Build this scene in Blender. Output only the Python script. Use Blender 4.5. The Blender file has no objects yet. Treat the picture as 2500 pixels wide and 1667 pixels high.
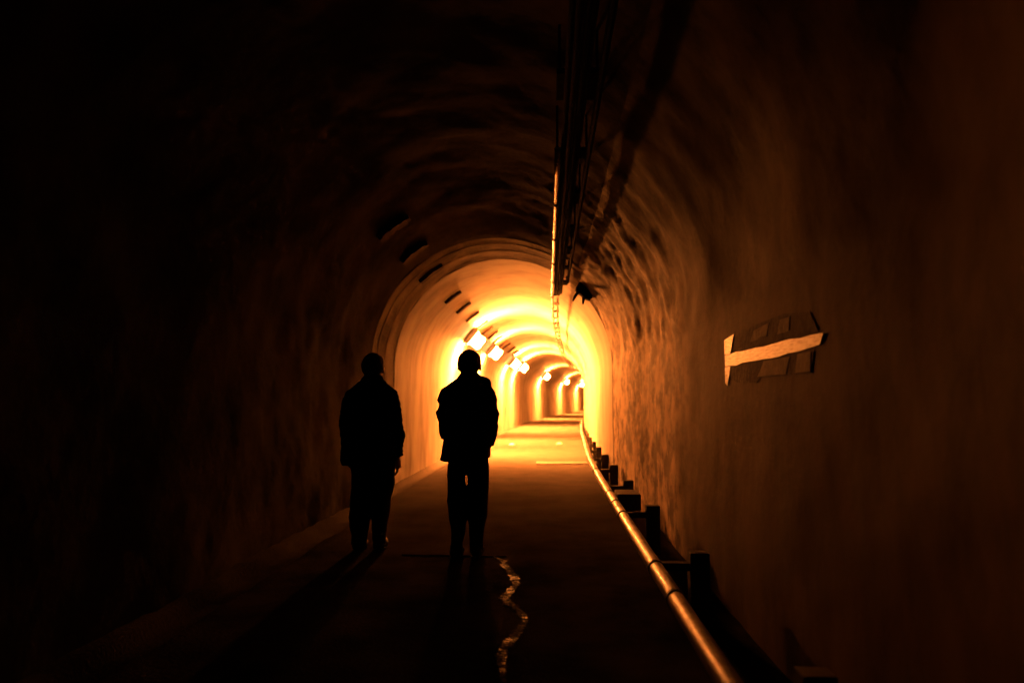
import bpy, bmesh, math, random
from mathutils import Vector, Matrix, noise

random.seed(7)
scene = bpy.context.scene
col = scene.collection

# ------------------------------------------------------------------ camera
cam_data = bpy.data.cameras.new('camera')
cam = bpy.data.objects.new('camera', cam_data)
col.objects.link(cam)
cam_data.sensor_width = 36.0
cam_data.lens = 24.0
cam_data.clip_start = 0.05
cam_data.clip_end = 500
cam.location = (0, 0, 1.33)
cam.rotation_euler = (math.radians(90 + 4.78), 0, math.radians(3.02))
cam_data.dof.use_dof = True
cam_data.dof.focus_distance = 5.2
cam_data.dof.aperture_fstop = 1.4
scene.camera = cam

# ------------------------------------------------------------------ world, exposure
world = bpy.data.worlds.new('World')
scene.world = world
world.use_nodes = True
wbg = world.node_tree.nodes['Background']
wbg.inputs['Color'].default_value = (0.0, 0.0, 0.0, 1)        # night, deep inside a tunnel
wbg.inputs['Strength'].default_value = 0.0
scene.view_settings.view_transform = 'Standard'
scene.view_settings.look = 'None'
scene.view_settings.exposure = 0.0
scene.view_settings.gamma = 1.0
scene.view_settings.use_curve_mapping = False
scene.render.engine = 'CYCLES'
cy = scene.cycles
cy.use_denoising = True
cy.denoiser = 'OPENIMAGEDENOISE'
cy.denoising_prefilter = 'ACCURATE'
cy.max_bounces = 8
cy.diffuse_bounces = 5
cy.glossy_bounces = 3
cy.sample_clamp_indirect = 12
cy.caustics_reflective = False
cy.caustics_refractive = False
cy.use_light_tree = True

LAMP_COLOR = (1.0, 0.222, 0.030)
LAMP_POWER = 12000.0
SHIELD = 0.058          # how far the added side plates stand past each lamp's glass


# ------------------------------------------------------------------ helpers
def off(y):
    """sideways course of the tunnel: straight, then a long bend to the right"""
    return max(0.0, y - 10.0) ** 2 / 704.0


class MB:
    def __init__(self):
        self.v, self.f = [], []

    def add(self, verts, faces):
        n = len(self.v)
        self.v += [tuple(p) for p in verts]
        self.f += [tuple(i + n for i in q) for q in faces]

    def box(self, c, s, rot=None):
        x, y, z = [k / 2 for k in s]
        pts = [Vector(p) for p in [(-x, -y, -z), (x, -y, -z), (x, y, -z), (-x, y, -z), (-x, -y, z), (x, -y, z), (x, y, z), (-x, y, z)]]
        if rot is not None:
            pts = [rot @ p for p in pts]
        c = Vector(c)
        self.add([p + c for p in pts], [(0, 3, 2, 1), (4, 5, 6, 7), (0, 1, 5, 4), (1, 2, 6, 5), (2, 3, 7, 6), (3, 0, 4, 7)])

    def tube(self, pts, radii, n=14, caps=True):
        pts = [Vector(p) for p in pts]
        if not hasattr(radii, '__len__'):
            radii = [radii] * len(pts)
        rings = []
        up = Vector((0, 0, 1))
        for i, p in enumerate(pts):
            t = (pts[min(i + 1, len(pts) - 1)] - pts[max(i - 1, 0)]).normalized()
            a = t.cross(up)
            if a.length < 1e-3:
                a = t.cross(Vector((0, 1, 0)))
            a.normalize()
            b = a.cross(t).normalized()
            r = radii[i]
            rings.append([p + (a * math.cos(2 * math.pi * k / n) + b * math.sin(2 * math.pi * k / n)) * r for k in range(n)])
        vs = [q for r in rings for q in r]
        fs = []
        for i in range(len(rings) - 1):
            for k in range(n):
                fs.append((i * n + k, i * n + (k + 1) % n, (i + 1) * n + (k + 1) % n, (i + 1) * n + k))
        if caps:
            fs.append(tuple(range(n - 1, -1, -1)))
            m = (len(rings) - 1) * n
            fs.append(tuple(m + k for k in range(n)))
        self.add(vs, fs)

    def loft(self, rings, n=28):
        """rings: (z, x_left, x_right, y_back, y_front) - closed body, squarish ellipse"""
        rings = sorted(rings)
        vs, fs = [], []
        for (z, xl, xr, yb, yf) in rings:
            cx, cyy, rx, ry = (xl + xr) / 2, (yb + yf) / 2, (xr - xl) / 2, (yf - yb) / 2
            for k in range(n):
                a = 2 * math.pi * k / n
                c, s = math.cos(a), math.sin(a)
                e = 0.88
                vs.append((cx + rx * math.copysign(abs(c) ** e, c), cyy + ry * math.copysign(abs(s) ** e, s), z))
        for i in range(len(rings) - 1):
            for k in range(n):
                fs.append((i * n + k, i * n + (k + 1) % n, (i + 1) * n + (k + 1) % n, (i + 1) * n + k))
        fs.append(tuple(range(n - 1, -1, -1)))
        m = (len(rings) - 1) * n
        fs.append(tuple(m + k for k in range(n)))
        self.add(vs, fs)

    def ball(self, c, r, n=14, m=9):
        c = Vector(c)
        if not hasattr(r, '__len__'):
            r = (r, r, r)
        vs, fs = [c + Vector((0, 0, -r[2]))], []
        for j in range(1, m):
            t = -math.pi / 2 + math.pi * j / m
            for k in range(n):
                a = 2 * math.pi * k / n
                vs.append(c + Vector((r[0] * math.cos(t) * math.cos(a), r[1] * math.cos(t) * math.sin(a), r[2] * math.sin(t))))
        vs.append(c + Vector((0, 0, r[2])))
        for k in range(n):
            fs.append((0, 1 + (k + 1) % n, 1 + k))
        for j in range(m - 2):
            for k in range(n):
                a = 1 + j * n
                fs.append((a + k, a + (k + 1) % n, a + n + (k + 1) % n, a + n + k))
        last = len(vs) - 1
        a = 1 + (m - 2) * n
        for k in range(n):
            fs.append((a + k, a + (k + 1) % n, last))
        self.add(vs, fs)

    def build(self, name, mat, parent=None, smooth=False, remesh=None, wrinkle=None, bevel=None, smooth_it=2):
        me = bpy.data.meshes.new(name)
        me.from_pydata(self.v, [], self.f)
        me.validate()
        o = bpy.data.objects.new(name, me)
        col.objects.link(o)
        if bevel:
            b = o.modifiers.new('bevel', 'BEVEL')
            b.width, b.segments, b.limit_method = bevel, 2, 'ANGLE'
        if remesh:
            r = o.modifiers.new('remesh', 'REMESH')
            r.mode, r.voxel_size, r.use_smooth_shade = 'VOXEL', remesh, True
            s = o.modifiers.new('smooth', 'SMOOTH')
            s.factor, s.iterations = 0.5, smooth_it
        if bevel or remesh:
            dg = bpy.context.evaluated_depsgraph_get()
            new = bpy.data.meshes.new_from_object(o.evaluated_get(dg))
            o.modifiers.clear()
            o.data = new
            bpy.data.meshes.remove(me)
            me = new
            me.name = name
        if wrinkle:
            nrm = [v.normal.copy() for v in me.vertices]
            for v, nn in zip(me.vertices, nrm):
                v.co = v.co + nn * wrinkle(v.co)
        if smooth or remesh:
            for p in me.polygons:
                p.use_smooth = True
        me.materials.clear()
        me.materials.append(mat)
        if parent:
            o.parent = parent
        return o


def tag(o, label=None, cat=None, group=None, kind=None):
    if label:
        o['label'] = label
    if cat:
        o['category'] = cat
    if group:
        o['group'] = group
    if kind:
        o['kind'] = kind
    return o


def thing(name, label, cat, loc=(0, 0, 0), group=None):
    o = bpy.data.objects.new(name, None)
    col.objects.link(o)
    o.location = loc
    o.empty_display_size = 0.2
    return tag(o, label, cat, group)


def dup(root, label):
    r = root.copy()
    col.objects.link(r)
    r['label'] = label
    for ch in list(root.children):
        c = ch.copy()
        col.objects.link(c)
        c.parent = r
        for g in list(ch.children):
            d = g.copy()
            col.objects.link(d)
            d.parent = c
    return r


# ------------------------------------------------------------------ materials
def new_mat(name):
    m = bpy.data.materials.new(name)
    m.use_nodes = True
    nt = m.node_tree
    return m, nt, nt.nodes['Principled BSDF']


def surface(name, c1, c2, scale=3.0, stretch=(1, 1, 1), rough=0.8, rough2=None, bump=0.3, bump_scale=30.0, bump_dist=0.02,
            metallic=0.0, spec=0.3, lo=0.35, hi=0.65, detail=6.0, bump_stretch=(1, 1, 1)):
    m, nt, b = new_mat(name)
    N, L = nt.nodes, nt.links
    tc = N.new('ShaderNodeTexCoord')
    mp = N.new('ShaderNodeMapping')
    mp.inputs['Scale'].default_value = stretch
    L.new(tc.outputs['Object'], mp.inputs['Vector'])
    nz = N.new('ShaderNodeTexNoise')
    nz.inputs['Scale'].default_value = scale
    nz.inputs['Detail'].default_value = detail
    nz.inputs['Roughness'].default_value = 0.6
    L.new(mp.outputs['Vector'], nz.inputs['Vector'])
    rp = N.new('ShaderNodeValToRGB')
    rp.color_ramp.elements[0].position, rp.color_ramp.elements[1].position = lo, hi
    rp.color_ramp.elements[0].color = (*c1, 1)
    rp.color_ramp.elements[1].color = (*c2, 1)
    L.new(nz.outputs['Fac'], rp.inputs['Fac'])
    L.new(rp.outputs['Color'], b.inputs['Base Color'])
    if rough2 is not None:
        mr = N.new('ShaderNodeMapRange')
        mr.inputs['From Min'].default_value, mr.inputs['From Max'].default_value = lo, hi
        mr.inputs['To Min'].default_value, mr.inputs['To Max'].default_value = rough, rough2
        L.new(nz.outputs['Fac'], mr.inputs['Value'])
        L.new(mr.outputs['Result'], b.inputs['Roughness'])
    else:
        b.inputs['Roughness'].default_value = rough
    b.inputs['Metallic'].default_value = metallic
    b.inputs['Specular IOR Level'].default_value = spec
    if bump:
        mp2 = N.new('ShaderNodeMapping')
        mp2.inputs['Scale'].default_value = bump_stretch
        L.new(tc.outputs['Object'], mp2.inputs['Vector'])
        n2 = N.new('ShaderNodeTexNoise')
        n2.inputs['Scale'].default_value = bump_scale
        n2.inputs['Detail'].default_value = 8
        L.new(mp2.outputs['Vector'], n2.inputs['Vector'])
        bp = N.new('ShaderNodeBump')
        bp.inputs['Strength'].default_value = bump
        bp.inputs['Distance'].default_value = bump_dist
        L.new(n2.outputs['Fac'], bp.inputs['Height'])
        L.new(bp.outputs['Normal'], b.inputs['Normal'])
    return m


M = {}
M['rock'] = surface('rock', (0.012, 0.010, 0.008), (0.055, 0.045, 0.036), scale=1.3, rough=0.95, bump=0.4, bump_scale=9, bump_dist=0.02, spec=0.02)  # darker than the plaster: shade of the left side and vault painted in
M['plaster'] = surface('plaster', (0.030, 0.022, 0.016), (0.13, 0.098, 0.07), scale=1.7, stretch=(1, 1.0, 0.5), rough=0.74, bump=0.35, bump_scale=13, bump_dist=0.010, spec=0.17, detail=9, lo=0.34, hi=0.64)


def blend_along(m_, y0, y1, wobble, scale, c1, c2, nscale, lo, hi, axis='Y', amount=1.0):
    """fades to a second colour past a ragged edge, painting how light falls off"""
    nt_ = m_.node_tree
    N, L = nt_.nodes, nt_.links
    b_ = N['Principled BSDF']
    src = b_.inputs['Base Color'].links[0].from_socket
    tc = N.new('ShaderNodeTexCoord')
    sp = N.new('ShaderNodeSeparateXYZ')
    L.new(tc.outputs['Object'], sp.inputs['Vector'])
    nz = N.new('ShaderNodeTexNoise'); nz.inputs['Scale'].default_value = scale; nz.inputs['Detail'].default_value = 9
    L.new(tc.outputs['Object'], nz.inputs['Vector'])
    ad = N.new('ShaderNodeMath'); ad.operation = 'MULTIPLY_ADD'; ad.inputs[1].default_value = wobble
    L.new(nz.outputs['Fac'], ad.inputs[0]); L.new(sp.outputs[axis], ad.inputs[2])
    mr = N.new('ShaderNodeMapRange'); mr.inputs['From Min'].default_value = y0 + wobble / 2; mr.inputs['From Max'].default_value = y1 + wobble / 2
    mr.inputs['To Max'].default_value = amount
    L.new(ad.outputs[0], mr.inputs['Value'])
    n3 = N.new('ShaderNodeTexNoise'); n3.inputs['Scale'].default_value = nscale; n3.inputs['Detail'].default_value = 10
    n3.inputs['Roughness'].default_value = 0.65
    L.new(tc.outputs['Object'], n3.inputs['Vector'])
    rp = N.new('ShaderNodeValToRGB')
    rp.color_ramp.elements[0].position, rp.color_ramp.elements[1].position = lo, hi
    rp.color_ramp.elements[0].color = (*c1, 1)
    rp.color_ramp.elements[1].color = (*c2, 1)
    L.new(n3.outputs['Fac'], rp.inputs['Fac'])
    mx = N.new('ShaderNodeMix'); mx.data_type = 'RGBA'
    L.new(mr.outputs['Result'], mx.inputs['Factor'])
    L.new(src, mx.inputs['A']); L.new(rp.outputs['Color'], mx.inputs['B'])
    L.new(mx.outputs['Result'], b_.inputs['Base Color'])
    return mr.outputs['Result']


# mottled concrete near the ring, painted paler for the lamps' falloff
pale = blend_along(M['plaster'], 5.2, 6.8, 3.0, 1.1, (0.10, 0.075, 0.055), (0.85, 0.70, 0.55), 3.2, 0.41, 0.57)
# shade under the crown, painted into the top of the wall
crown_shade = blend_along(M['plaster'], 2.15, 2.75, 0.9, 1.3, (0.008, 0.006, 0.005), (0.05, 0.036, 0.026), 3.0, 0.38, 0.62, 'Z', 0.85)
nt = M['plaster'].node_tree                                    # less sheen in the painted shade, more in the brightened part
sp1 = nt.nodes.new('ShaderNodeMath'); sp1.operation = 'MULTIPLY_ADD'; sp1.inputs[1].default_value = 0.10; sp1.inputs[2].default_value = 0.10
nt.links.new(pale, sp1.inputs[0])
sp2 = nt.nodes.new('ShaderNodeMath'); sp2.operation = 'SUBTRACT'; sp2.inputs[0].default_value = 1.0
nt.links.new(crown_shade, sp2.inputs[1])
sp3 = nt.nodes.new('ShaderNodeMath'); sp3.operation = 'MULTIPLY'
nt.links.new(sp1.outputs[0], sp3.inputs[0]); nt.links.new(sp2.outputs[0], sp3.inputs[1])
nt.links.new(sp3.outputs[0], nt.nodes['Principled BSDF'].inputs['Specular IOR Level'])
nt.nodes['Principled BSDF'].inputs['Specular Tint'].default_value = (1.0, 0.76, 0.58, 1)
M['concrete'] = surface('concrete', (0.15, 0.135, 0.115), (0.37, 0.345, 0.31), scale=1.5, stretch=(1, 1.2, 0.35), rough=0.75, bump=0.2, bump_scale=14, bump_dist=0.01, lo=0.3, hi=0.6)
M['ring'] = surface('ring', (0.07, 0.058, 0.046), (0.22, 0.19, 0.155), scale=2, stretch=(1, 1, 0.5), rough=0.9, bump=0.35, bump_scale=20, bump_dist=0.008, spec=0.1)
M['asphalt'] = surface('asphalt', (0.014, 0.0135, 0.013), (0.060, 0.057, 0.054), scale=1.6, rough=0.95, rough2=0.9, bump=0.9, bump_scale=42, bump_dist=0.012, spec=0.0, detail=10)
# paler paving toward the lamps, the fade of their light painted into it
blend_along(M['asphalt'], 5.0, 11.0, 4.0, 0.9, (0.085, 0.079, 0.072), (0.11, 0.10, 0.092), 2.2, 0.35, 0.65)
M['strip'] = surface('strip', (0.10, 0.095, 0.088), (0.17, 0.16, 0.145), scale=5, rough=0.6, bump=0.4, bump_scale=60, bump_dist=0.004)
M['water'] = surface('water', (0.016, 0.016, 0.016), (0.035, 0.035, 0.035), scale=6, rough=0.46, rough2=0.95, bump=1.0, bump_scale=22, bump_dist=0.03, spec=0.02, lo=0.40, hi=0.58)
M['galvanised'] = surface('galvanised', (0.22, 0.21, 0.20), (0.44, 0.42, 0.40), scale=7, rough=0.42, rough2=0.32, bump=0.15, bump_scale=30, bump_dist=0.004, metallic=0.85, detail=10)
M['conduit'] = surface('conduit', (0.30, 0.29, 0.28), (0.5, 0.49, 0.47), scale=9, rough=0.34, rough2=0.26, bump=0.1, bump_scale=40, bump_dist=0.002, metallic=0.9)
M['black'] = surface('black', (0.006, 0.006, 0.006), (0.012, 0.012, 0.012), scale=20, rough=0.95, bump=0.1, spec=0.04)
M['band'] = surface('band', (0.012, 0.012, 0.012), (0.03, 0.03, 0.03), scale=20, rough=0.7, bump=0.1)
M['post'] = surface('post', (0.03, 0.028, 0.026), (0.06, 0.055, 0.05), scale=9, rough=0.75, bump=0.3, bump_scale=50, bump_dist=0.004)
M['cable'] = surface('cable', (0.012, 0.012, 0.012), (0.025, 0.025, 0.025), scale=20, rough=0.75, bump=0.1, spec=0.15)
M['rust'] = surface('rust', (0.02, 0.014, 0.010), (0.06, 0.035, 0.02), scale=15, rough=0.9, bump=0.4, bump_scale=60, bump_dist=0.005)
M['lamp_case'] = surface('lamp_case', (0.36, 0.35, 0.33), (0.48, 0.47, 0.44), scale=8, rough=0.6, bump=0.1)
M['white_paint'] = surface('white_paint', (0.42, 0.37, 0.30), (0.82, 0.80, 0.74), scale=9, stretch=(1, 1.2, 14), rough=0.42, spec=0.5, bump=0.3, bump_scale=30, bump_dist=0.003, lo=0.32, hi=0.55)
M['sign_dark'] = surface('sign_dark', (0.014, 0.011, 0.009), (0.07, 0.055, 0.042), scale=5, rough=0.8, bump=0.3, spec=0.14, detail=9)
M['sign_ochre'] = surface('sign_ochre', (0.16, 0.13, 0.11), (0.30, 0.26, 0.21), scale=7, rough=0.75, bump=0.3, spec=0.2, detail=9)
M['stud'] = surface('stud', (0.7, 0.68, 0.6), (0.85, 0.82, 0.75), scale=20, rough=0.35, bump=0.1)
M['black_cloth'] = surface('black_cloth', (0.010, 0.010, 0.011), (0.018, 0.018, 0.019), scale=40, rough=0.95, bump=0.5, bump_scale=220, bump_dist=0.003, spec=0.1)
M['dark_cloth'] = surface('dark_cloth', (0.012, 0.012, 0.016), (0.02, 0.02, 0.025), scale=30, rough=0.95, bump=0.5, bump_scale=260, bump_dist=0.003, spec=0.1)
M['fleece'] = surface('fleece', (0.008, 0.008, 0.008), (0.018, 0.017, 0.016), scale=60, rough=1.0, bump=0.8, bump_scale=120, bump_dist=0.008, spec=0.05)
M['hair'] = surface('hair', (0.006, 0.005, 0.005), (0.014, 0.011, 0.009), scale=50, stretch=(1, 1, 0.2), rough=0.6, bump=0.6, bump_scale=140, bump_dist=0.004, spec=0.3)
M['skin'] = surface('skin', (0.30, 0.19, 0.14), (0.38, 0.25, 0.19), scale=12, rough=0.55, bump=0.1, bump_scale=120, bump_dist=0.001)
M['eye'] = surface('eye', (0.6, 0.58, 0.55), (0.7, 0.68, 0.65), scale=12, rough=0.2, bump=0)
M['shoe'] = surface('shoe', (0.010, 0.010, 0.010), (0.02, 0.02, 0.02), scale=20, rough=0.6, bump=0.2)
M['reflector'] = surface('reflector', (0.7, 0.7, 0.7), (0.8, 0.8, 0.8), scale=20, rough=0.2, metallic=0.9, bump=0)

m, nt, b = new_mat('lamp_glass')
b.inputs['Base Color'].default_value = (0.8, 0.8, 0.8, 1)
b.inputs['Emission Color'].default_value = (*LAMP_COLOR, 1)
b.inputs['Emission Strength'].default_value = LAMP_POWER
M['lamp_glass'] = m
m, nt, b = new_mat('lamp_shield')                                 # glowing lamp ends on the added side plates, far dimmer than the glass
b.inputs['Base Color'].default_value = (0.8, 0.8, 0.8, 1)
b.inputs['Emission Color'].default_value = (1.0, 0.42, 0.12, 1)
b.inputs['Emission Strength'].default_value = 60.0
M['lamp_shield'] = m


# ------------------------------------------------------------------ road
def fbm(p, o=4):
    return noise.fractal(Vector(p), 1.0, 2.0, o)


def make_road():
    mb = MB()
    xs = [-3.0, -2.6, -2.40, -2.36, -2.14, -2.10] + [-2.0 + 0.16 * k for k in range(19)] + [1.0, 1.2, 1.6]
    ys = [-9 + 0.15 * k for k in range(int(29 / 0.15))] + [20 + 1.0 * k for k in range(103)]
    vs, fs = [], []
    for y in ys:
        for x in xs:
            z = 0.010 * fbm((x * 0.8, y * 0.8, 3.3), 3)
            if -2.38 < x < -2.12:
                z -= 0.07
            if y < 9.8 and x < -2.05:
                z += 0.03 * fbm((x * 4, y * 4, 1.0))
            vs.append((x + off(y), y, z))
    n = len(xs)
    for j in range(len(ys) - 1):
        for i in range(n - 1):
            fs.append((j * n + i, j * n + i + 1, (j + 1) * n + i + 1, (j + 1) * n + i))
    mb.add(vs, fs)
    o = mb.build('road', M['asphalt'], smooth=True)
    tag(o, 'dark asphalt floor running through the tunnel', None, None, 'structure')


make_road()


# ------------------------------------------------------------------ tunnel shells
def profile(xc, hw, spring, na, nw, z0=-0.25):
    """open horseshoe from the left foot over the crown to the right foot; returns (x, z, nx, nz)"""
    pts = []
    for k in range(nw):
        pts.append((xc - hw, z0 + (spring - z0) * k / nw, 1, 0))
    for k in range(na + 1):
        a = math.pi - math.pi * k / na
        pts.append((xc + hw * math.cos(a), spring + hw * math.sin(a), -math.cos(a), -math.sin(a)))
    for k in range(nw - 1, -1, -1):
        pts.append((xc + hw, z0 + (spring - z0) * k / nw, -1, 0))
    return pts


def smoothstep(a, b_, x):
    t = min(1, max(0, (x - a) / (b_ - a)))
    return t * t * (3 - 2 * t)


def make_rock():
    prof = profile(-0.68, 1.81, 1.88, 110, 44)
    ys = [-9 + 0.5 * k for k in range(16)] + [-1 + 0.07 * k for k in range(int(11.46 / 0.07) + 1)]
    vs = []
    end = profile(-0.71, 1.735, 1.82, 110, 44)
    for y in ys:
        tp = smoothstep(7.4, 9.4, y)
        tp2 = 1.0 - 0.026 * smoothstep(9.2, 10.4, y)
        for (x, z, nx, nz), (xe, ze, _, _) in zip(prof, end):
            x, z = (x + (xe - x) * tp + 0.71) * tp2 - 0.71, z + (ze - z) * tp
            p = Vector((x, y, z))
            right = smoothstep(-0.6, 0.5, x)
            high = smoothstep(1.4, 2.2, z)
            far = smoothstep(4.5, 7.5, y)
            join = 1 - smoothstep(8.4, 9.3, y) * 0.6
            amp = 0.03 + 0.025 * high * (1 - 0.7 * right * (1 - far))
            d = amp * fbm(p * 0.9, 3)
            # shot rock: sharp creases and lumps, strongest on the right shoulder near the ring
            cr = abs(noise.noise(p * 2.6 + Vector((4, 9, 2)))) + 0.5 * abs(noise.noise(p * 5.7)) + 0.28 * abs(noise.noise(p * 12.5)) + 0.16 * abs(noise.noise(p * 26))
            d += (0.008 + 0.024 * high * right * far + 0.004 * high * (1 - right)) * (cr - 0.42) * (1.0 if y > 2.5 else 0.6)
            d += (0.004 + 0.012 * right * far) * fbm(p * 8.0, 3) + 0.016 * high * right * far * fbm(p * 4.6 + Vector((1, 8, 3)), 4)
            if right > 0.9 and z < 1.9:
                d += 0.010 * fbm((y * 3.0, z * 0.4, 5.0), 3) - 0.008
                d *= 0.5 * (1 - 0.97 * smoothstep(2.2, 2.7, y) * (1 - smoothstep(4.6, 5.2, y)) * smoothstep(1.1, 1.35, z))
            d *= join
            # the wall leans in beside the camera
            d += right * 0.20 * math.exp(-((y - 0.85) / 0.65) ** 2)
            s = max(d, -0.10)
            vs.append((x + nx * s, y, z + nz * s))
    n = len(prof)
    cut = 44 + 110 - 30                      # the plastered side wall reaches up to the right shoulder
    for name, i0, i1, mat, lab in (('rock_vault', 0, cut, 'rock', 'rock wall and vault over the two people, coloured dark for the shade'),
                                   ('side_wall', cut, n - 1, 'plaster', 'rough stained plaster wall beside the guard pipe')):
        m_ = i1 - i0 + 1
        sv, fs = [], []
        rows = len(ys) if name == 'side_wall' else len([y for y in ys if y < 9.36])
        for j in range(rows):
            sv += vs[j * n + i0: j * n + i1 + 1]
        for j in range(rows - 1):
            for i in range(m_ - 1):
                fs.append((j * m_ + i, j * m_ + i + 1, (j + 1) * m_ + i + 1, (j + 1) * m_ + i))
        c = len(sv)
        sv.append((-0.68, -9.6, 1.6))        # closed behind the camera
        for i in range(m_ - 1):
            fs.append((i, c, i + 1))
        mb = MB()
        mb.add(sv, fs)
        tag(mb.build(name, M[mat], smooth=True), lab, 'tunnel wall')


make_rock()

LXC, LHW, LSP = -0.71, 1.70, 1.82


def make_lining():
    ys, rad = [], []
    def add(y, r):
        ys.append(y); rad.append(r)
    y = 10.62
    add(y, 0.0)
    while y < 122:
        step = 0.5 if y < 30 else 1.0
        y2 = y + step
        if abs((y2 - 10.62) % 3.0) < 1e-6 and y2 < 0:
            add(y2 - 0.02, 0.0); add(y2 - 0.015, 0.016); add(y2 + 0.015, 0.016); add(y2 + 0.02, 0.0)
        else:
            add(y2, 0.0)
        y = y2
    prof = profile(LXC, LHW, LSP, 72, 14)
    vs, fs = [], []
    n = len(prof)
    for y, r in zip(ys, rad):
        for (x, z, nx, nz) in prof:
            d = 0.006 * fbm((x * 1.2, y * 1.2, z * 1.2), 3) if r == 0 else 0
            vs.append((x - nx * (r - d) + off(y), y, z - nz * (r - d)))
    for j in range(len(ys) - 1):
        for i in range(n - 1):
            fs.append((j * n + i, j * n + i + 1, (j + 1) * n + i + 1, (j + 1) * n + i))
    mb = MB()
    mb.add(vs, fs)
    o = mb.build('concrete_tunnel', M['concrete'], smooth=False)
    for p in o.data.polygons:
        p.use_smooth = True
    tag(o, 'smooth concrete vault lit orange, bending right beyond the ring', 'tunnel wall')


make_lining()


def make_ring():
    # stepped collar where the concrete begins: (y, radius offset from the lining)
    sec = [(10.66, 0.03), (10.62, 0.0), (10.57, 0.0), (10.56, 0.004), (10.45, 0.005), (10.43, 0.009), (10.22, 0.010), (10.02, 0.010), (9.99, 0.017),
           (9.66, 0.018), (9.64, 0.012), (9.58, 0.012), (9.56, 0.022), (9.30, 0.026), (9.285, 0.034), (9.32, 0.4)]
    prof = profile(LXC, LHW, LSP, 96, 20)
    n = len(prof)
    vs, fs = [], []
    for (y, r) in sec:
        for (x, z, nx, nz) in prof:
            w = 0.012 * fbm((x * 2.2, y * 1.5, z * 2.2), 4)
            vs.append((x - nx * (r + w), y, z - nz * (r + w)))
    for j in range(len(sec) - 1):
        for i in range(n - 1):
            if sec[j + 1][0] < 10.3 and prof[i][0] > 0.42:
                continue                         # on this side the rough plaster runs right up to the edge
            fs.append((j * n + i, (j + 1) * n + i, (j + 1) * n + i + 1, j * n + i + 1))
    mb = MB()
    mb.add(vs, fs)
    o = mb.build('portal_ring', M['ring'])
    tag(o, 'stepped concrete arch ring where rough rock meets the lit lining', 'arch')


make_ring()


# ------------------------------------------------------------------ lamps
lamp_spots = [(16.72, -1.84), (21.29, -1.75), (28.24, -1.40), (31.95, -1.21), (44.88, -0.19), (58.93, 1.40), (70.87, 3.37)]
lamp_labels = ['glowing wall lamp nearest the ring, just above the right-hand person',
               'glowing wall lamp second from the ring, right of the person\'s head',
               'glowing wall lamp third from the ring, first of a close pair',
               'glowing wall lamp fourth from the ring, second of a close pair',
               'small glowing wall lamp after the dark arch, fifth from the ring',
               'small glowing wall lamp sixth from the ring, between two dark arches',
               'smallest and farthest glowing wall lamp at the tunnel bend']
ANG = math.radians(140)
# local axes: X along the arc, Y along the tunnel, Z inwards from the vault
inward = Vector((-math.cos(ANG), 0, -math.sin(ANG)))
along = Vector((-math.sin(ANG), 0, math.cos(ANG)))
ROT = Matrix((along, Vector((0, 1, 0)), inward)).transposed()


def make_lamp():
    root = thing('tunnel_lamp', lamp_labels[0], 'lamp', (0, 0, 0), 'lamps along the left side of the vault')
    p = MB(); p.box(ROT @ Vector((0, 0, -0.125)), (0.42, 0.30, 0.03), ROT)
    p.build('mounting_plate', M['lamp_case'], root, bevel=0.006)
    h = MB(); h.box(ROT @ Vector((0, 0, -0.075)), (0.40, 0.34, 0.07), ROT)
    h.build('housing', M['lamp_case'], root, bevel=0.012)
    g = MB(); g.box(ROT @ Vector((0, 0, 0.045)), (0.32, 0.28, 0.18), ROT)
    g.build('glass', M['lamp_glass'], root)
    # side plates added proud of the glass, to cut the lamp's light along the tunnel
    for sy in (-1, 1):
        shield = MB()
        hx_, z0_, z1_ = 0.165, -0.045, 0.135 + SHIELD
        outl = [(-hx_, z0_), (hx_, z0_), (hx_, z1_ - 0.05), (hx_ - 0.02, z1_ - 0.016), (hx_ - 0.055, z1_), (0.055 - hx_, z1_), (0.02 - hx_, z1_ - 0.016), (-hx_, z1_ - 0.05)]
        k_ = len(outl)
        shield.add([ROT @ Vector((u_, sy * 0.149 + t_, w_)) for t_ in (-0.006, 0.006) for u_, w_ in outl],
                [tuple(range(k_)), tuple(range(2 * k_ - 1, k_ - 1, -1))] + [(q, k_ + q, k_ + (q + 1) % k_, (q + 1) % k_) for q in range(k_)])
        shield.build('side_shield', M['lamp_shield'], root)
    return root


proto = make_lamp()
for i, (y, x) in enumerate(lamp_spots):
    o = proto if i == 0 else dup(proto, lamp_labels[i])
    # fixed to the lining at the lamp's own distance
    o.location = (LXC + off(y) + 1.50 * math.cos(ANG), y, LSP + 1.50 * math.sin(ANG))
    o.rotation_euler = (0, 0, -math.atan((y - 10) / 352.0) if y > 10 else 0)

# ------------------------------------------------------------------ dark brackets on the vault
words = ['first', 'second', 'third', 'fourth', 'fifth', 'sixth', 'seventh', 'eighth', 'ninth', 'tenth', 'eleventh', 'twelfth', 'thirteenth', 'fourteenth', 'fifteenth']
brk_y = [12.16, 13.61, 15.11, 16.87, 18.2, 19.6, 21.0, 22.68, 23.7, 25.6, 27.2]
B_ANG = math.radians(127)


def bracket_mesh(name, rr, xc, sp, seed, L=0.36, W=0.13, T=0.05):
    mb = MB()
    rnd = random.Random(seed)
    nseg = 9
    for k in range(nseg):
        a = B_ANG + (k - (nseg - 1) / 2) * (L / nseg) / rr
        c = Vector((xc + (rr - T / 2) * math.cos(a), 0, sp + (rr - T / 2) * math.sin(a)))
        i_ = Vector((-math.cos(a), 0, -math.sin(a)))
        t_ = Vector((-math.sin(a), 0, math.cos(a)))
        R = Matrix((t_, Vector((0, 1, 0)), i_)).transposed()
        w = W * (0.75 + 0.5 * rnd.random()) * (0.7 if k in (0, nseg - 1) else 1)
        mb.box(c + Vector((0, (rnd.random() - 0.5) * 0.03, 0)), (L / nseg * 1.04, w, T * (0.9 + 0.25 * rnd.random())), R)
    return mb


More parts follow.
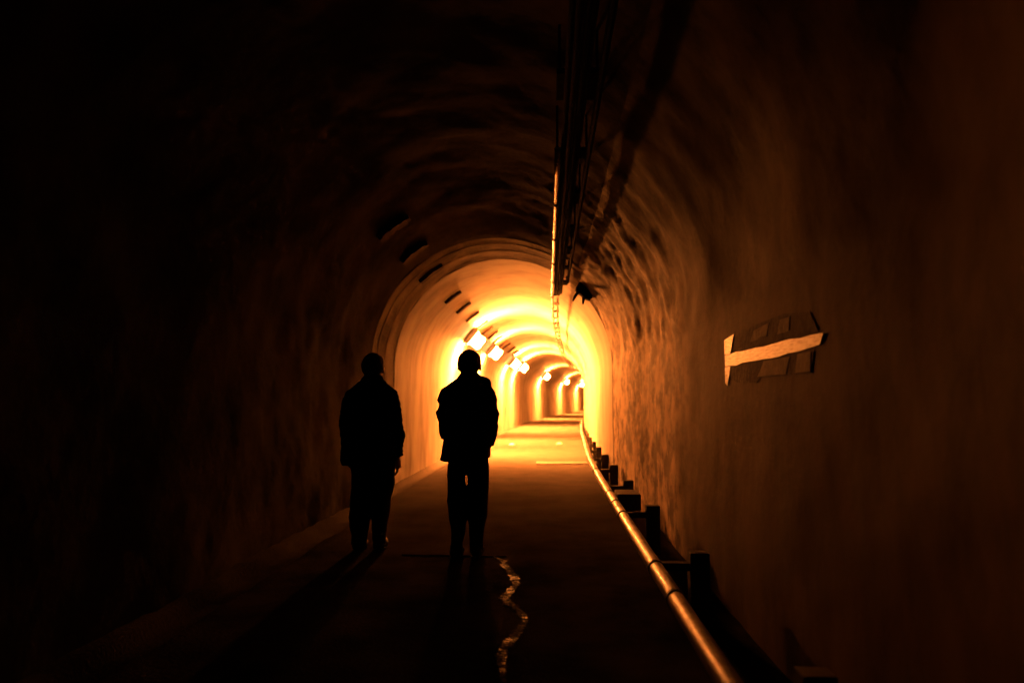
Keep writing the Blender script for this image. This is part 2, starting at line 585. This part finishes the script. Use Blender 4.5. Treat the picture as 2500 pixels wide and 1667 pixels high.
bproto = None
for i, y in enumerate(brk_y):
    lab = '%s dark rusty bracket on the lit vault above the lamps, counted from the ring' % words[i]
    if bproto is None:
        bproto = bracket_mesh('wall_bracket', LHW, LXC, LSP, 3).build('wall_bracket', M['rust'])
        tag(bproto, lab, 'bracket', 'dark brackets along the lit vault')
        o = bproto
    else:
        o = bproto.copy()
        col.objects.link(o)
        o['label'] = lab
    o.location = (off(y), y, 0)

# bigger, blacker ones in the rock part and on the ring
for y, rr, sp_, lab in [(7.5, 1.75, 1.88, 'dark iron bracket high on the rock vault left of the crown, farthest from the ring'),
                        (8.7, 1.75, 1.86, 'dark iron bracket on the rock vault just before the ring'),
                        (9.9, 1.73, 1.82, 'large black bracket fixed on the edge of the arch ring')]:
    o = bracket_mesh('iron_bracket', rr, -0.70, sp_, int(y * 10), 0.42, 0.16, 0.06).build('iron_bracket', M['rust'])
    o.location = (0, y, 0)
    tag(o, lab, 'bracket', 'iron brackets near the ring')

# ------------------------------------------------------------------ guard rail
RAIL_Z, RAIL_R = 0.38, 0.042
xknots = [(0.5, 0.598), (6.0, 0.605), (9.0, 0.622), (11.2, 0.662), (15.9, 0.83), (20.8, 1.0), (25.0, 1.20), (30.0, 1.46)]


def rail_x(y):
    for (a, xa), (b_, xb) in zip(xknots, xknots[1:]):
        if y <= b_:
            t = (y - a) / (b_ - a)
            return xa + (xb - xa) * t
    return xknots[-1][1]


rail = thing('guard_rail', 'long steel guard pipe on dark posts along the right wall', 'guard rail', (0.6, 0.5, 0))
RO = Vector((0.6, 0.5, 0))


def sub(p):
    return Vector(p) - RO


pts = []
y = 0.6
while y <= 30.0:
    xs_ = (rail_x(y - 0.8) + rail_x(y) + rail_x(y + 0.8)) / 3
    pts.append((xs_, y, RAIL_Z))
    y += 0.4
mb = MB()
mb.tube([sub(p) for p in pts], RAIL_R, 20)
mb.build('rail_pipe', M['galvanised'], rail, smooth=True)


def rail_pt(y):
    return Vector(((rail_x(y - 0.8) + rail_x(y) + rail_x(y + 0.8)) / 3, y, RAIL_Z))


bands = [3.376, 3.968, 5.675, 6.30, 6.92, 9.08, 10.7, 11.27, 13.0, 14.6, 15.9, 17.4, 19.0, 20.9, 23.0]
for yb in bands:
    p = rail_pt(yb)
    t = (rail_pt(yb + 0.1) - rail_pt(yb - 0.1)).normalized()
    mb = MB()
    mb.tube([sub(p - t * 0.014), sub(p + t * 0.014)], RAIL_R + 0.005, 20)
    mb.build('band', M['band'], rail)
yp = 2.40
k = 0
while yp < 29:
    px = 0.845 + max(0, rail_x(yp) - 0.62) * 0.62
    mb = MB()
    mb.box(sub((px + 0.055, yp + 0.05, 0.195)), (0.115, 0.10, 0.43))
    post = mb.build('post', M['post'], rail, bevel=0.006)
    mb = MB()
    p = rail_pt(yp + 0.05)
    mb.box(sub(((p.x + px) / 2 + 0.01, yp + 0.05, RAIL_Z - 0.055)), (px - p.x, 0.06, 0.045))
    arm = mb.build('arm', M['post'], post)
    if k == 3:
        pass
    yp += 1.815 if k < 4 else 1.75
    k += 1
# black box hung over the pipe between two posts
mb = MB()
mb.box(sub((0.745, 6.62, 0.375)), (0.215, 0.34, 0.15))
mb.build('cable_box', M['post'], rail, bevel=0.01)

# ------------------------------------------------------------------ cable tray on the crown
tray = thing('cable_tray', 'cable tray with bright conduit and black cables hung along the ceiling', 'cable tray', (0.18, 1.0, 3.08))
TO = Vector((0.18, 1.0, 3.08))


def tray_line(x, z, y0, y1, step=0.5, sag=0.0):
    out = []
    y = y0
    i = 0
    while y <= y1 + 1e-6:
        drift = 0.07 * smoothstep(10, 26, y)
        drop = -0.03 * smoothstep(9.5, 11, y)
        out.append(Vector((x + off(y) + drift, y, z + drop - (sag if i % 2 else 0))) - TO)
        y += step
        i += 1
    return out


mb = MB(); mb.tube(tray_line(0.075, 3.075, 4.7, 40, 0.5), 0.020, 12)
cond = mb.build('conduit', M['conduit'], tray, smooth=True)
yy = 6.0
while yy < 30:
    mb = MB(); mb.tube(tray_line(0.075, 3.075, yy, yy + 0.041, 0.04), 0.028, 12)
    mb.build('clamp', M['cable'], cond)
    yy += 1.35
mb = MB(); mb.tube(tray_line(0.16, 3.085, 10.4, 40, 0.5), 0.014, 10)
mb.build('conduit', M['conduit'], tray, smooth=True)
for cx_, cz_, r_ in [(0.115, 3.085, 0.016), (0.150, 3.08, 0.02), (0.190, 3.085, 0.018), (0.222, 3.09, 0.013)]:
    mb = MB(); mb.tube(tray_line(cx_, cz_, 1.2, 11.2, 0.5, 0.008), r_, 10)
    mb.build('cable', M['black'], tray, smooth=True)
mb = MB(); mb.tube(tray_line(0.30, 3.085, 1.2, 10.2, 0.5), 0.02, 8)
mb.build('side_rail', M['black'], tray)
yy = 1.6
i = 0
while yy < 38:
    a = tray_line(0.055, 3.125, yy, yy, 1)[0]
    b_ = tray_line(0.31, 3.125, yy, yy, 1)[0]
    mb = MB()
    if yy > 10.5:                                    # small saddles beyond the ring
        a = tray_line(0.04, 3.115, yy, yy, 1)[0]
        b_ = tray_line(0.20, 3.115, yy, yy, 1)[0]
    mb.box((a + b_) / 2, (b_.x - a.x, 0.06 if yy > 10.5 else 0.34 if i % 2 == 0 else 0.16, 0.03))
    rung = mb.build('rung', M['black'], tray)
    top = 0.36 if yy < 10.3 else 0.10
    for q in (a + Vector((0.02, 0, 0)), b_ - Vector((0.02, 0, 0))):
        mb = MB()
        mb.tube([q, q + Vector((0, 0, top))], 0.008, 6)
        mb.build('hanger', M['black'], rung)
    yy += 1.1
    i += 1

# black box with loops of cable on the ring's shoulder
jb = thing('junction_box', 'black junction box with two cable stubs on the arch ring\'s right shoulder', 'junction box', (0.55, 10.2, 2.96))
mb = MB()
mb.box((0.03, -0.02, 0.0), (0.29, 0.24, 0.25), Matrix.Rotation(math.radians(38), 3, 'Y'))
mb.build('box', M['black'], jb, bevel=0.05)
for dx, dz in [(-0.17, -0.17), (-0.02, -0.22)]:
    mb = MB()
    mb.tube([Vector((dx * 0.4, -0.02, 0.0)), Vector((dx * 0.8, -0.05, dz * 0.6)), Vector((dx, 0.0, dz))], [0.03, 0.024, 0.014], 10)
    mb.build('cable', M['black'], jb, smooth=True)

# ------------------------------------------------------------------ painted sign on the right wall
WX = 1.130
sg = thing('wall_sign', 'dark wall sign with worn white bar and ochre patches on the right wall', 'sign', (WX, 3.6, 1.57))
SO = Vector((WX, 3.6, 1.57))


def wall_strip(name, mat, outline, thick, out):
    """outline in (y, z), a plate lying along the wall"""
    mb = MB()
    n = len(outline)
    a = [Vector((WX - out, y_, z_)) - SO for y_, z_ in outline]
    c = [Vector((WX - out + thick, y_, z_)) - SO for y_, z_ in outline]
    mb.add(a + c, [tuple(range(n))] + [tuple(range(2 * n - 1, n - 1, -1))] + [(i_, n + i_, n + (i_ + 1) % n, (i_ + 1) % n) for i_ in range(n)])
    return mb.build(name, mat, sg)


rnd = random.Random(11)
wall_strip('board', M['sign_dark'], [(4.20, 1.607), (4.17, 1.69), (4.02, 1.725), (3.30, 1.735), (2.98, 1.70), (2.90, 1.612)], 0.001, 0.004)
wall_strip('board', M['sign_dark'], [(4.28, 1.528), (4.30, 1.47), (4.16, 1.425), (3.76, 1.415), (3.70, 1.44), (3.0, 1.44), (2.95, 1.535)], 0.001, 0.004)
top = [(4.40 - 1.56 * t / 12, 1.603 + rnd.uniform(-0.006, 0.006)) for t in range(13)]
bot = [(4.40 - 1.52 * t / 12, 1.532 + rnd.uniform(-0.006, 0.004) + 0.025 * (t / 12) ** 3) for t in range(13)]
wall_strip('white_bar', M['white_paint'], bot + top[::-1], 0.0025, 0.007)
wall_strip('upright_bar', M['white_paint'], [(4.41, 1.43), (4.36, 1.41), (4.28, 1.529), (4.41, 1.529)], 0.002, 0.006)
wall_strip('upright_bar', M['white_paint'], [(4.41, 1.607), (4.27, 1.607), (4.21, 1.69), (4.18, 1.72), (4.41, 1.70)], 0.002, 0.006)
wall_strip('ochre_patch', M['sign_ochre'], [(3.74, 1.447), (3.62, 1.525), (3.24, 1.525), (3.30, 1.445)], 0.0018, 0.006)
wall_strip('ochre_patch', M['sign_ochre'], [(3.18, 1.447), (3.14, 1.53), (2.98, 1.53), (3.0, 1.447)], 0.0018, 0.006)
wall_strip('ochre_patch', M['sign_ochre'], [(3.85, 1.645), (3.78, 1.70), (3.52, 1.715), (3.56, 1.65)], 0.0018, 0.006)
wall_strip('ochre_patch', M['sign_ochre'], [(3.40, 1.645), (3.36, 1.71), (3.22, 1.71), (3.24, 1.645)], 0.0018, 0.006)

# ------------------------------------------------------------------ things on the floor
path = [(-0.481, 5.891), (-0.42, 5.80), (-0.385, 5.707), (-0.328, 5.48), (-0.262, 5.26), (-0.238, 5.05), (-0.261, 4.843), (-0.305, 4.695), (-0.248, 4.52),
        (-0.180, 4.38), (-0.148, 4.22), (-0.180, 4.04), (-0.219, 3.895), (-0.251, 3.733), (-0.240, 3.554), (-0.212, 3.33), (-0.22, 2.9)]
dense = []
for (a, b_) in zip(path, path[1:]):
    for t in range(14):
        dense.append((a[0] + (b_[0] - a[0]) * t / 14, a[1] + (b_[1] - a[1]) * t / 14))
vs, fs = [], []
for i, (x, y) in enumerate(dense):
    w = 0.030 + 0.024 * noise.noise(Vector((y * 3.2, 0.3, 2))) + 0.022 * noise.noise(Vector((y * 17, 1.3, 2)))
    w2 = 0.030 + 0.024 * noise.noise(Vector((y * 3.5, 7.3, 5))) + 0.022 * noise.noise(Vector((y * 16, 4.3, 2)))
    tp_ = min(1.0, 0.12 + i / 30.0) * min(1.0, 0.1 + (len(dense) - 1 - i) / 40.0)
    w, w2 = w * tp_, w2 * tp_
    for dx in (-w, w2):
        vs.append((x + dx, y, 0.010 * fbm(((x + dx) * 0.8, y * 0.8, 3.3), 3) + 0.006))
    if i:
        fs.append((2 * i - 2, 2 * i - 1, 2 * i + 1, 2 * i))
mb = MB(); mb.add(vs, fs)
o = mb.build('water', M['water'], smooth=True)
tag(o, 'thin wet trickle winding over the asphalt behind the right-hand person', None, None, 'structure')


def floor_strip(name, x0, x1, y0, y1, h, mat, label, cat):
    mb = MB()
    n = 12
    a, c = [], []
    rnd = random.Random(int(y0 * 10))
    for k in range(n + 1):
        x = x0 + (x1 - x0) * k / n
        a.append((x, y0 + rnd.uniform(-0.01, 0.01), 0))
        c.append((x, y1 + rnd.uniform(-0.01, 0.01), 0))
    vs = [(x, y, h + 0.010 * fbm((x * 0.8, y * 0.8, 3.3), 3)) for x, y, _ in a + c] + [(x, y, -0.02) for x, y, _ in a + c]
    m_ = n + 1
    fs = []
    for k in range(n):
        fs += [(k, k + 1, m_ + k + 1, m_ + k), (2 * m_ + k, 2 * m_ + k + 1, k + 1, k), (m_ + k, m_ + k + 1, 3 * m_ + k + 1, 3 * m_ + k)]
    fs += [(0, m_, 3 * m_, 2 * m_), (n, 2 * m_ + n, 3 * m_ + n, m_ + n)]
    mb.add(vs, fs)
    tag(mb.build(name, mat), label, cat)


floor_strip('joint_strip', -1.25, -0.36, 5.875, 5.93, 0.008, M['asphalt'], 'narrow raised joint strip across the asphalt at the right-hand person\'s feet', 'joint strip')
floor_strip('drain_cover', -0.25, 0.80, 14.05, 14.55, 0.02, M['strip'], 'pale rectangular drain cover across the lit floor beside the guard pipe', 'drain cover')
for x, y, lab in [(-1.055, 20.0, 'small pale road stud on the lit floor beside the right-hand person\'s hip'),
                  (0.318, 20.43, 'small pale road stud on the lit floor near the guard pipe')]:
    mb = MB()
    mb.add([(-0.09, -0.16, 0), (0.07, -0.16, 0), (0.10, 0.16, 0), (-0.05, 0.16, 0), (-0.055, -0.10, 0.035), (0.045, -0.10, 0.035), (0.06, 0.10, 0.035), (-0.03, 0.10, 0.035)],
           [(0, 3, 2, 1), (4, 5, 6, 7), (0, 1, 5, 4), (1, 2, 6, 5), (2, 3, 7, 6), (3, 0, 4, 7)])
    o = mb.build('road_stud', M['stud'], bevel=0.006)
    o.location = (x, y, 0.002)
    tag(o, lab, 'road stud', 'road studs on the lit floor')

# ------------------------------------------------------------------ people
def hand(mb, wrist, side, down=Vector((0, 0.25, -1)), size=1.0):
    """palm, four bent fingers and a thumb, added to the body's own mesh"""
    down = down.normalized()
    fwd = Vector((0, 1, 0)); fwd = (fwd - down * fwd.dot(down)).normalized()
    inn = Vector((-side, 0, 0)); inn = (inn - down * inn.dot(down)).normalized()
    w = Vector(wrist)
    mb.tube([w, w + down * 0.045 * size, w + down * 0.09 * size], [0.024, 0.032, 0.03], 12)
    for i, (o_, ln) in enumerate([(-0.03, 0.065), (-0.010, 0.078), (0.010, 0.084), (0.030, 0.076)]):
        b0 = w + down * 0.085 + fwd * o_
        b1 = b0 + down * ln * 0.45 + inn * 0.006
        b2 = b1 + down * ln * 0.35 + inn * 0.016
        b3 = b2 + down * ln * 0.2 + inn * 0.02
        mb.tube([b0, b1, b2, b3], [0.0098, 0.0092, 0.0084, 0.007], 8)
    t0 = w + down * 0.03 + fwd * 0.026
    mb.tube([t0, t0 + down * 0.03 + fwd * 0.022 + inn * 0.008, t0 + down * 0.062 + fwd * 0.026 + inn * 0.02], [0.013, 0.0105, 0.008], 8)


def person(root, P):
    # --- the body: one continuous skin
    b = MB()
    hx, ht = P['head_x'], P['top'] - 0.012
    hr = P['head_r']
    # skull, jaw, face (faces +Y, away from the camera)
    b.loft([(ht - 0.235, hx - 0.032, hx + 0.032, 0.035, 0.095), (ht - 0.215, hx - 0.048, hx + 0.048, 0.0, 0.108), (ht - 0.18, hx - 0.064, hx + 0.064, -0.045, 0.108),
            (ht - 0.14, hx - hr * 0.90, hx + hr * 0.90, -0.078, 0.106), (ht - 0.10, hx - hr * 0.95, hx + hr * 0.95, -0.090, 0.104), (ht - 0.06, hx - hr * 0.94, hx + hr * 0.94, -0.090, 0.098),
            (ht - 0.03, hx - hr * 0.75, hx + hr * 0.75, -0.070, 0.078), (ht - 0.006, hx - hr * 0.34, hx + hr * 0.34, -0.03, 0.035)])
    b.tube([(hx, 0.098, ht - 0.105), (hx, 0.118, ht - 0.135), (hx, 0.128, ht - 0.155), (hx, 0.105, ht - 0.163)], [0.009, 0.012, 0.016, 0.010], 10)     # nose
    b.ball((hx, 0.100, ht - 0.192), (0.024, 0.014, 0.008))                                  # lips
    b.ball((hx - 0.032, 0.092, ht - 0.098), (0.024, 0.016, 0.008)); b.ball((hx + 0.032, 0.092, ht - 0.098), (0.024, 0.016, 0.008))   # brow
    for s in (-1, 1):                                                                       # ears
        b.ball((hx + s * (hr * 0.93), 0.0, ht - 0.135), (0.012, 0.022, 0.034))
    b.tube([(hx, 0.0, ht - 0.14), (hx - 0.004, -0.012, ht - 0.23), (P['mid'], -0.02, ht - 0.33)], [0.056, 0.056, 0.075], 16)
    # trunk
    zs = P['shoulder']
    m0 = P['mid']
    b.loft([(0.80, m0 - 0.155, m0 + 0.155, -0.11, 0.09), (0.95, m0 - 0.150, m0 + 0.150, -0.10, 0.10), (1.10, m0 - 0.135, m0 + 0.135, -0.09, 0.10), (1.28, m0 - 0.155, m0 + 0.155, -0.10, 0.11),
            (zs - 0.06, m0 - 0.165, m0 + 0.165, -0.10, 0.08), (zs, m0 - 0.11, m0 + 0.11, -0.08, 0.06), (zs + 0.04, m0 - 0.06, m0 + 0.06, -0.06, 0.04)])
    for arm in P['arms']:
        b.tube([p for p, _ in arm], [min(0.052, r * 0.62) for _, r in arm], 12)
        w = arm[-1][0]
        pr = Vector(w) - Vector(arm[-2][0])
        hand(b, w, arm[-1][0][0] and math.copysign(1, arm[-1][0][0] - m0), (pr.normalized() + Vector((0, 0.35, -0.5))).normalized())
    for leg in P['legs']:
        c_ = [((l + r) / 2, (l + r) / 2, z, r - l, yo) for (z, l, r, yo) in leg]
        b.tube([(c[0], c[4], c[2]) for c in sorted(c_, key=lambda q: -q[2])], [min(0.078, c[3] * 0.38) for c in sorted(c_, key=lambda q: -q[2])], 14)
        f = min(leg, key=lambda q: q[0])
        b.tube([((f[1] + f[2]) / 2, f[3] - 0.03, 0.05), ((f[1] + f[2]) / 2, f[3] + 0.06, 0.04), ((f[1] + f[2]) / 2, f[3] + 0.16, 0.032)], [0.04, 0.038, 0.028], 12)
    b.build('body', M['skin'], root, remesh=0.0065, smooth_it=3)
    for s in (-1, 1):
        e = MB(); e.ball((hx + s * 0.031, 0.094, ht - 0.118), (0.013, 0.012, 0.009))
        e.build('eye', M['eye'], root, smooth=True)
    # --- hair
    h = MB()
    hz = P['top']
    h.loft([(hz - 0.20, hx - hr * 0.66, hx + hr * 0.66, -0.082, -0.02), (hz - 0.175, hx - hr * 0.86, hx + hr * 0.86, -0.098, 0.0), (hz - 0.14, hx - hr, hx + hr, -0.112, 0.045),
            (hz - 0.105, hx - hr * 1.04, hx + hr * 1.04, -0.118, 0.075), (hz - 0.075, hx - hr * 1.0, hx + hr * 1.0, -0.115, 0.095), (hz - 0.05, hx - hr * 0.89, hx + hr * 0.89, -0.103, 0.095),
            (hz - 0.03, hx - hr * 0.74, hx + hr * 0.74, -0.085, 0.085), (hz - 0.012, hx - hr * 0.52, hx + hr * 0.52, -0.06, 0.06), (hz + 0.002, hx - hr * 0.24, hx + hr * 0.24, -0.03, 0.03)])
    h.build('hair', M['hair'], root, remesh=0.007, wrinkle=lambda c: 0.004 * noise.noise(c * 45) + 0.004 * noise.noise(c * 18), smooth_it=3)
    # --- jacket
    j = MB()
    j.loft(P['torso'], 36)
    for arm in P['arms']:
        q = [p for p, _ in arm]
        j.tube(q[:-1] + [tuple(Vector(q[-2]).lerp(Vector(q[-1]), 0.8))], [r for _, r in arm], 18)
    for extra in P.get('bulges', []):
        j.ball(*extra)
    fz = P.get('fuzz', 0.0)
    def wr(c):
        d = 0.007 * noise.noise(Vector((c.x * 5, c.y * 5, c.z * 9))) + 0.004 * noise.noise(c * 20)
        if fz:
            d += fz * abs(noise.noise(c * 38))
        return d
    jk = j.build('jacket', M[P['jacket_mat']], root, remesh=0.0085, wrinkle=wr, smooth_it=3)
    cl = MB()
    n0 = P['neck']
    cl.loft([(n0[2] - 0.10, n0[0] - 0.022, n0[1] + 0.022, -0.105, 0.085), (n0[2] - 0.03, n0[0] - 0.008, n0[1] + 0.008, -0.095, 0.075), (n0[2], n0[0], n0[1], -0.088, 0.066)], 28)
    cl.build('collar', M[P['jacket_mat']], jk, remesh=0.008, wrinkle=lambda c: 0.004 * noise.noise(c * 16), smooth_it=2)
    # --- trousers: both legs and the seat
    t = MB()
    for leg in P['legs']:
        t.loft([(z, l, r, yo - (r - l) * 0.56, yo + (r - l) * 0.52) for (z, l, r, yo) in leg if z > 0.05], 26)
    t.loft(P['seat'], 28)
    t.build('trousers', M['dark_cloth'], root, remesh=0.0075, smooth_it=3,
            wrinkle=lambda c: 0.006 * noise.noise(Vector((c.x * 7, c.y * 7, c.z * 12))) + 0.003 * noise.noise(c * 24))
    for leg in P['legs']:
        f = min(leg, key=lambda q: q[0])
        cx_ = (f[1] + f[2]) / 2
        s = MB()
        s.tube([(cx_, f[3] - 0.085, 0.055), (cx_, f[3] - 0.05, 0.06), (cx_, f[3] + 0.04, 0.058), (cx_ + 0.004, f[3] + 0.12, 0.045), (cx_ + 0.004, f[3] + 0.19, 0.036)], [0.034, 0.05, 0.054, 0.052, 0.03], 16)
        s.tube([(cx_, f[3] - 0.02, 0.05), (cx_, f[3] - 0.02, 0.12)], [0.05, 0.047], 14)
        so = s.build('shoe', M['shoe'], root, remesh=0.006)
        for v in so.data.vertices:
            v.co.z = max(v.co.z, 0.008)
        sl = MB()
        sl.loft([(0.0, cx_ - 0.046, cx_ + 0.046, f[3] - 0.115, f[3] + 0.205), (0.018, cx_ - 0.048, cx_ + 0.048, f[3] - 0.118, f[3] + 0.212)], 24)
        sl.build('sole', M['band'], so)
    return root


# right-hand person -----------------------------------------------------------
pr = thing('person', 'person seen from behind in dark jacket and loose trousers, in front of the glow', 'person', (-0.682, 5.82, 0), 'two people walking')
person(pr, dict(
    top=1.745, head_x=0.012, head_r=0.098, mid=0.0, shoulder=1.44, neck=(-0.058, 0.076, 1.565), jacket_mat='black_cloth',
    torso=[(0.815, -0.238, -0.12, -0.09, 0.05), (0.80, -0.205, 0.15, -0.14, 0.13), (0.83, -0.236, 0.168, -0.15, 0.14), (0.90, -0.222, 0.18, -0.15, 0.14), (1.0, -0.205, 0.19, -0.15, 0.14), (1.12, -0.20, 0.195, -0.15, 0.14), (1.25, -0.205, 0.205, -0.15, 0.14),
           (1.36, -0.215, 0.212, -0.145, 0.12), (1.42, -0.20, 0.205, -0.13, 0.10), (1.465, -0.155, 0.19, -0.115, 0.085), (1.50, -0.105, 0.15, -0.10, 0.07), (1.53, -0.075, 0.105, -0.09, 0.06), (1.555, -0.055, 0.075, -0.08, 0.05)],
    arms=[[((-0.115, -0.01, 1.415), 0.058), ((-0.168, -0.015, 1.37), 0.068), ((-0.192, -0.015, 1.30), 0.077), ((-0.200, -0.01, 1.22), 0.078), ((-0.190, 0.02, 1.14), 0.069), ((-0.186, 0.05, 1.04), 0.066), ((-0.180, 0.07, 0.985), 0.062)],
          [((0.120, -0.01, 1.42), 0.07), ((0.162, -0.015, 1.36), 0.075), ((0.178, -0.015, 1.30), 0.078), ((0.190, -0.01, 1.20), 0.079), ((0.190, 0.015, 1.10), 0.074), ((0.172, 0.05, 1.00), 0.064), ((0.162, 0.06, 0.915), 0.052)]],
    bulges=[((0.122, -0.03, 1.452), (0.085, 0.09, 0.07))],
    seat=[(0.70, -0.165, 0.17, -0.13, 0.11), (0.78, -0.165, 0.178, -0.14, 0.12), (0.90, -0.165, 0.175, -0.14, 0.12), (1.0, -0.155, 0.16, -0.12, 0.11)],
    legs=[[(0.80, -0.165, 0.0, -0.01), (0.72, -0.174, -0.012, -0.01), (0.66, -0.172, -0.022, -0.01), (0.60, -0.168, -0.016, -0.01), (0.475, -0.172, -0.002, 0.0), (0.34, -0.155, -0.006, 0.0), (0.21, -0.130, -0.018, -0.01), (0.13, -0.135, -0.040, -0.01), (0.055, -0.142, -0.042, -0.01)],
          [(0.80, 0.0, 0.178, 0.0), (0.72, -0.002, 0.180, 0.0), (0.66, 0.000, 0.182, 0.01), (0.60, -0.002, 0.180, 0.01), (0.475, -0.004, 0.176, 0.02), (0.34, 0.002, 0.163, 0.03), (0.21, 0.012, 0.134, 0.03), (0.13, 0.016, 0.127, 0.03), (0.055, 0.018, 0.132, 0.03)]],
))

# left-hand person ------------------------------------------------------------
pl = thing('person', 'person seen from behind in a bulky dark coat, standing beside the dark left wall', 'person', (-1.567, 6.05, 0), 'two people walking')
person(pl, dict(
    top=1.735, head_x=0.004, head_r=0.097, mid=-0.005, shoulder=1.44, neck=(-0.074, 0.075, 1.545), jacket_mat='fleece', fuzz=0.014,
    torso=[(0.745, -0.262, 0.20, -0.15, 0.14), (0.80, -0.272, 0.215, -0.17, 0.16), (0.90, -0.265, 0.215, -0.17, 0.16), (1.0, -0.245, 0.22, -0.17, 0.16), (1.12, -0.235, 0.225, -0.16, 0.15), (1.25, -0.232, 0.222, -0.16, 0.14),
           (1.34, -0.228, 0.215, -0.15, 0.12), (1.40, -0.195, 0.195, -0.135, 0.10), (1.445, -0.155, 0.145, -0.12, 0.085), (1.49, -0.105, 0.10, -0.10, 0.07), (1.525, -0.078, 0.078, -0.09, 0.06)],
    arms=[[((-0.115, -0.01, 1.395), 0.055), ((-0.175, -0.01, 1.35), 0.066), ((-0.205, -0.015, 1.28), 0.074), ((-0.218, -0.01, 1.13), 0.076), ((-0.217, 0.02, 1.00), 0.070), ((-0.212, 0.05, 0.88), 0.066), ((-0.205, 0.06, 0.80), 0.056)],
          [((0.150, -0.01, 1.385), 0.066), ((0.178, -0.015, 1.28), 0.074), ((0.200, -0.01, 1.13), 0.076), ((0.216, 0.02, 1.00), 0.072), ((0.208, 0.05, 0.89), 0.058), ((0.215, 0.06, 0.80), 0.056)]],
    seat=[(0.62, -0.165, 0.20, -0.13, 0.11), (0.74, -0.172, 0.206, -0.14, 0.12), (0.90, -0.175, 0.195, -0.14, 0.12), (1.0, -0.155, 0.17, -0.12, 0.11)],
    legs=[[(0.80, -0.172, 0.02, -0.01), (0.573, -0.168, 0.02, -0.01), (0.47, -0.176, 0.018, 0.0), (0.366, -0.184, 0.010, 0.0), (0.284, -0.190, -0.005, 0.0), (0.15, -0.165, -0.02, -0.01), (0.055, -0.160, -0.035, -0.01)],
          [(0.80, 0.01, 0.205, 0.0), (0.573, 0.008, 0.208, 0.01), (0.449, 0.005, 0.176, 0.02), (0.297, 0.004, 0.158, 0.03), (0.215, 0.008, 0.140, 0.03), (0.13, 0.014, 0.130, 0.03), (0.055, 0.018, 0.130, 0.03)]],
))
# small reflective heel tab on the left-hand person's right shoe
sh = [c for c in pl.children if c.name.startswith('shoe')][-1]
mb = MB(); mb.box((0.115, -0.062, 0.165), (0.018, 0.008, 0.022))
mb.build('reflector_tab', M['reflector'], sh)
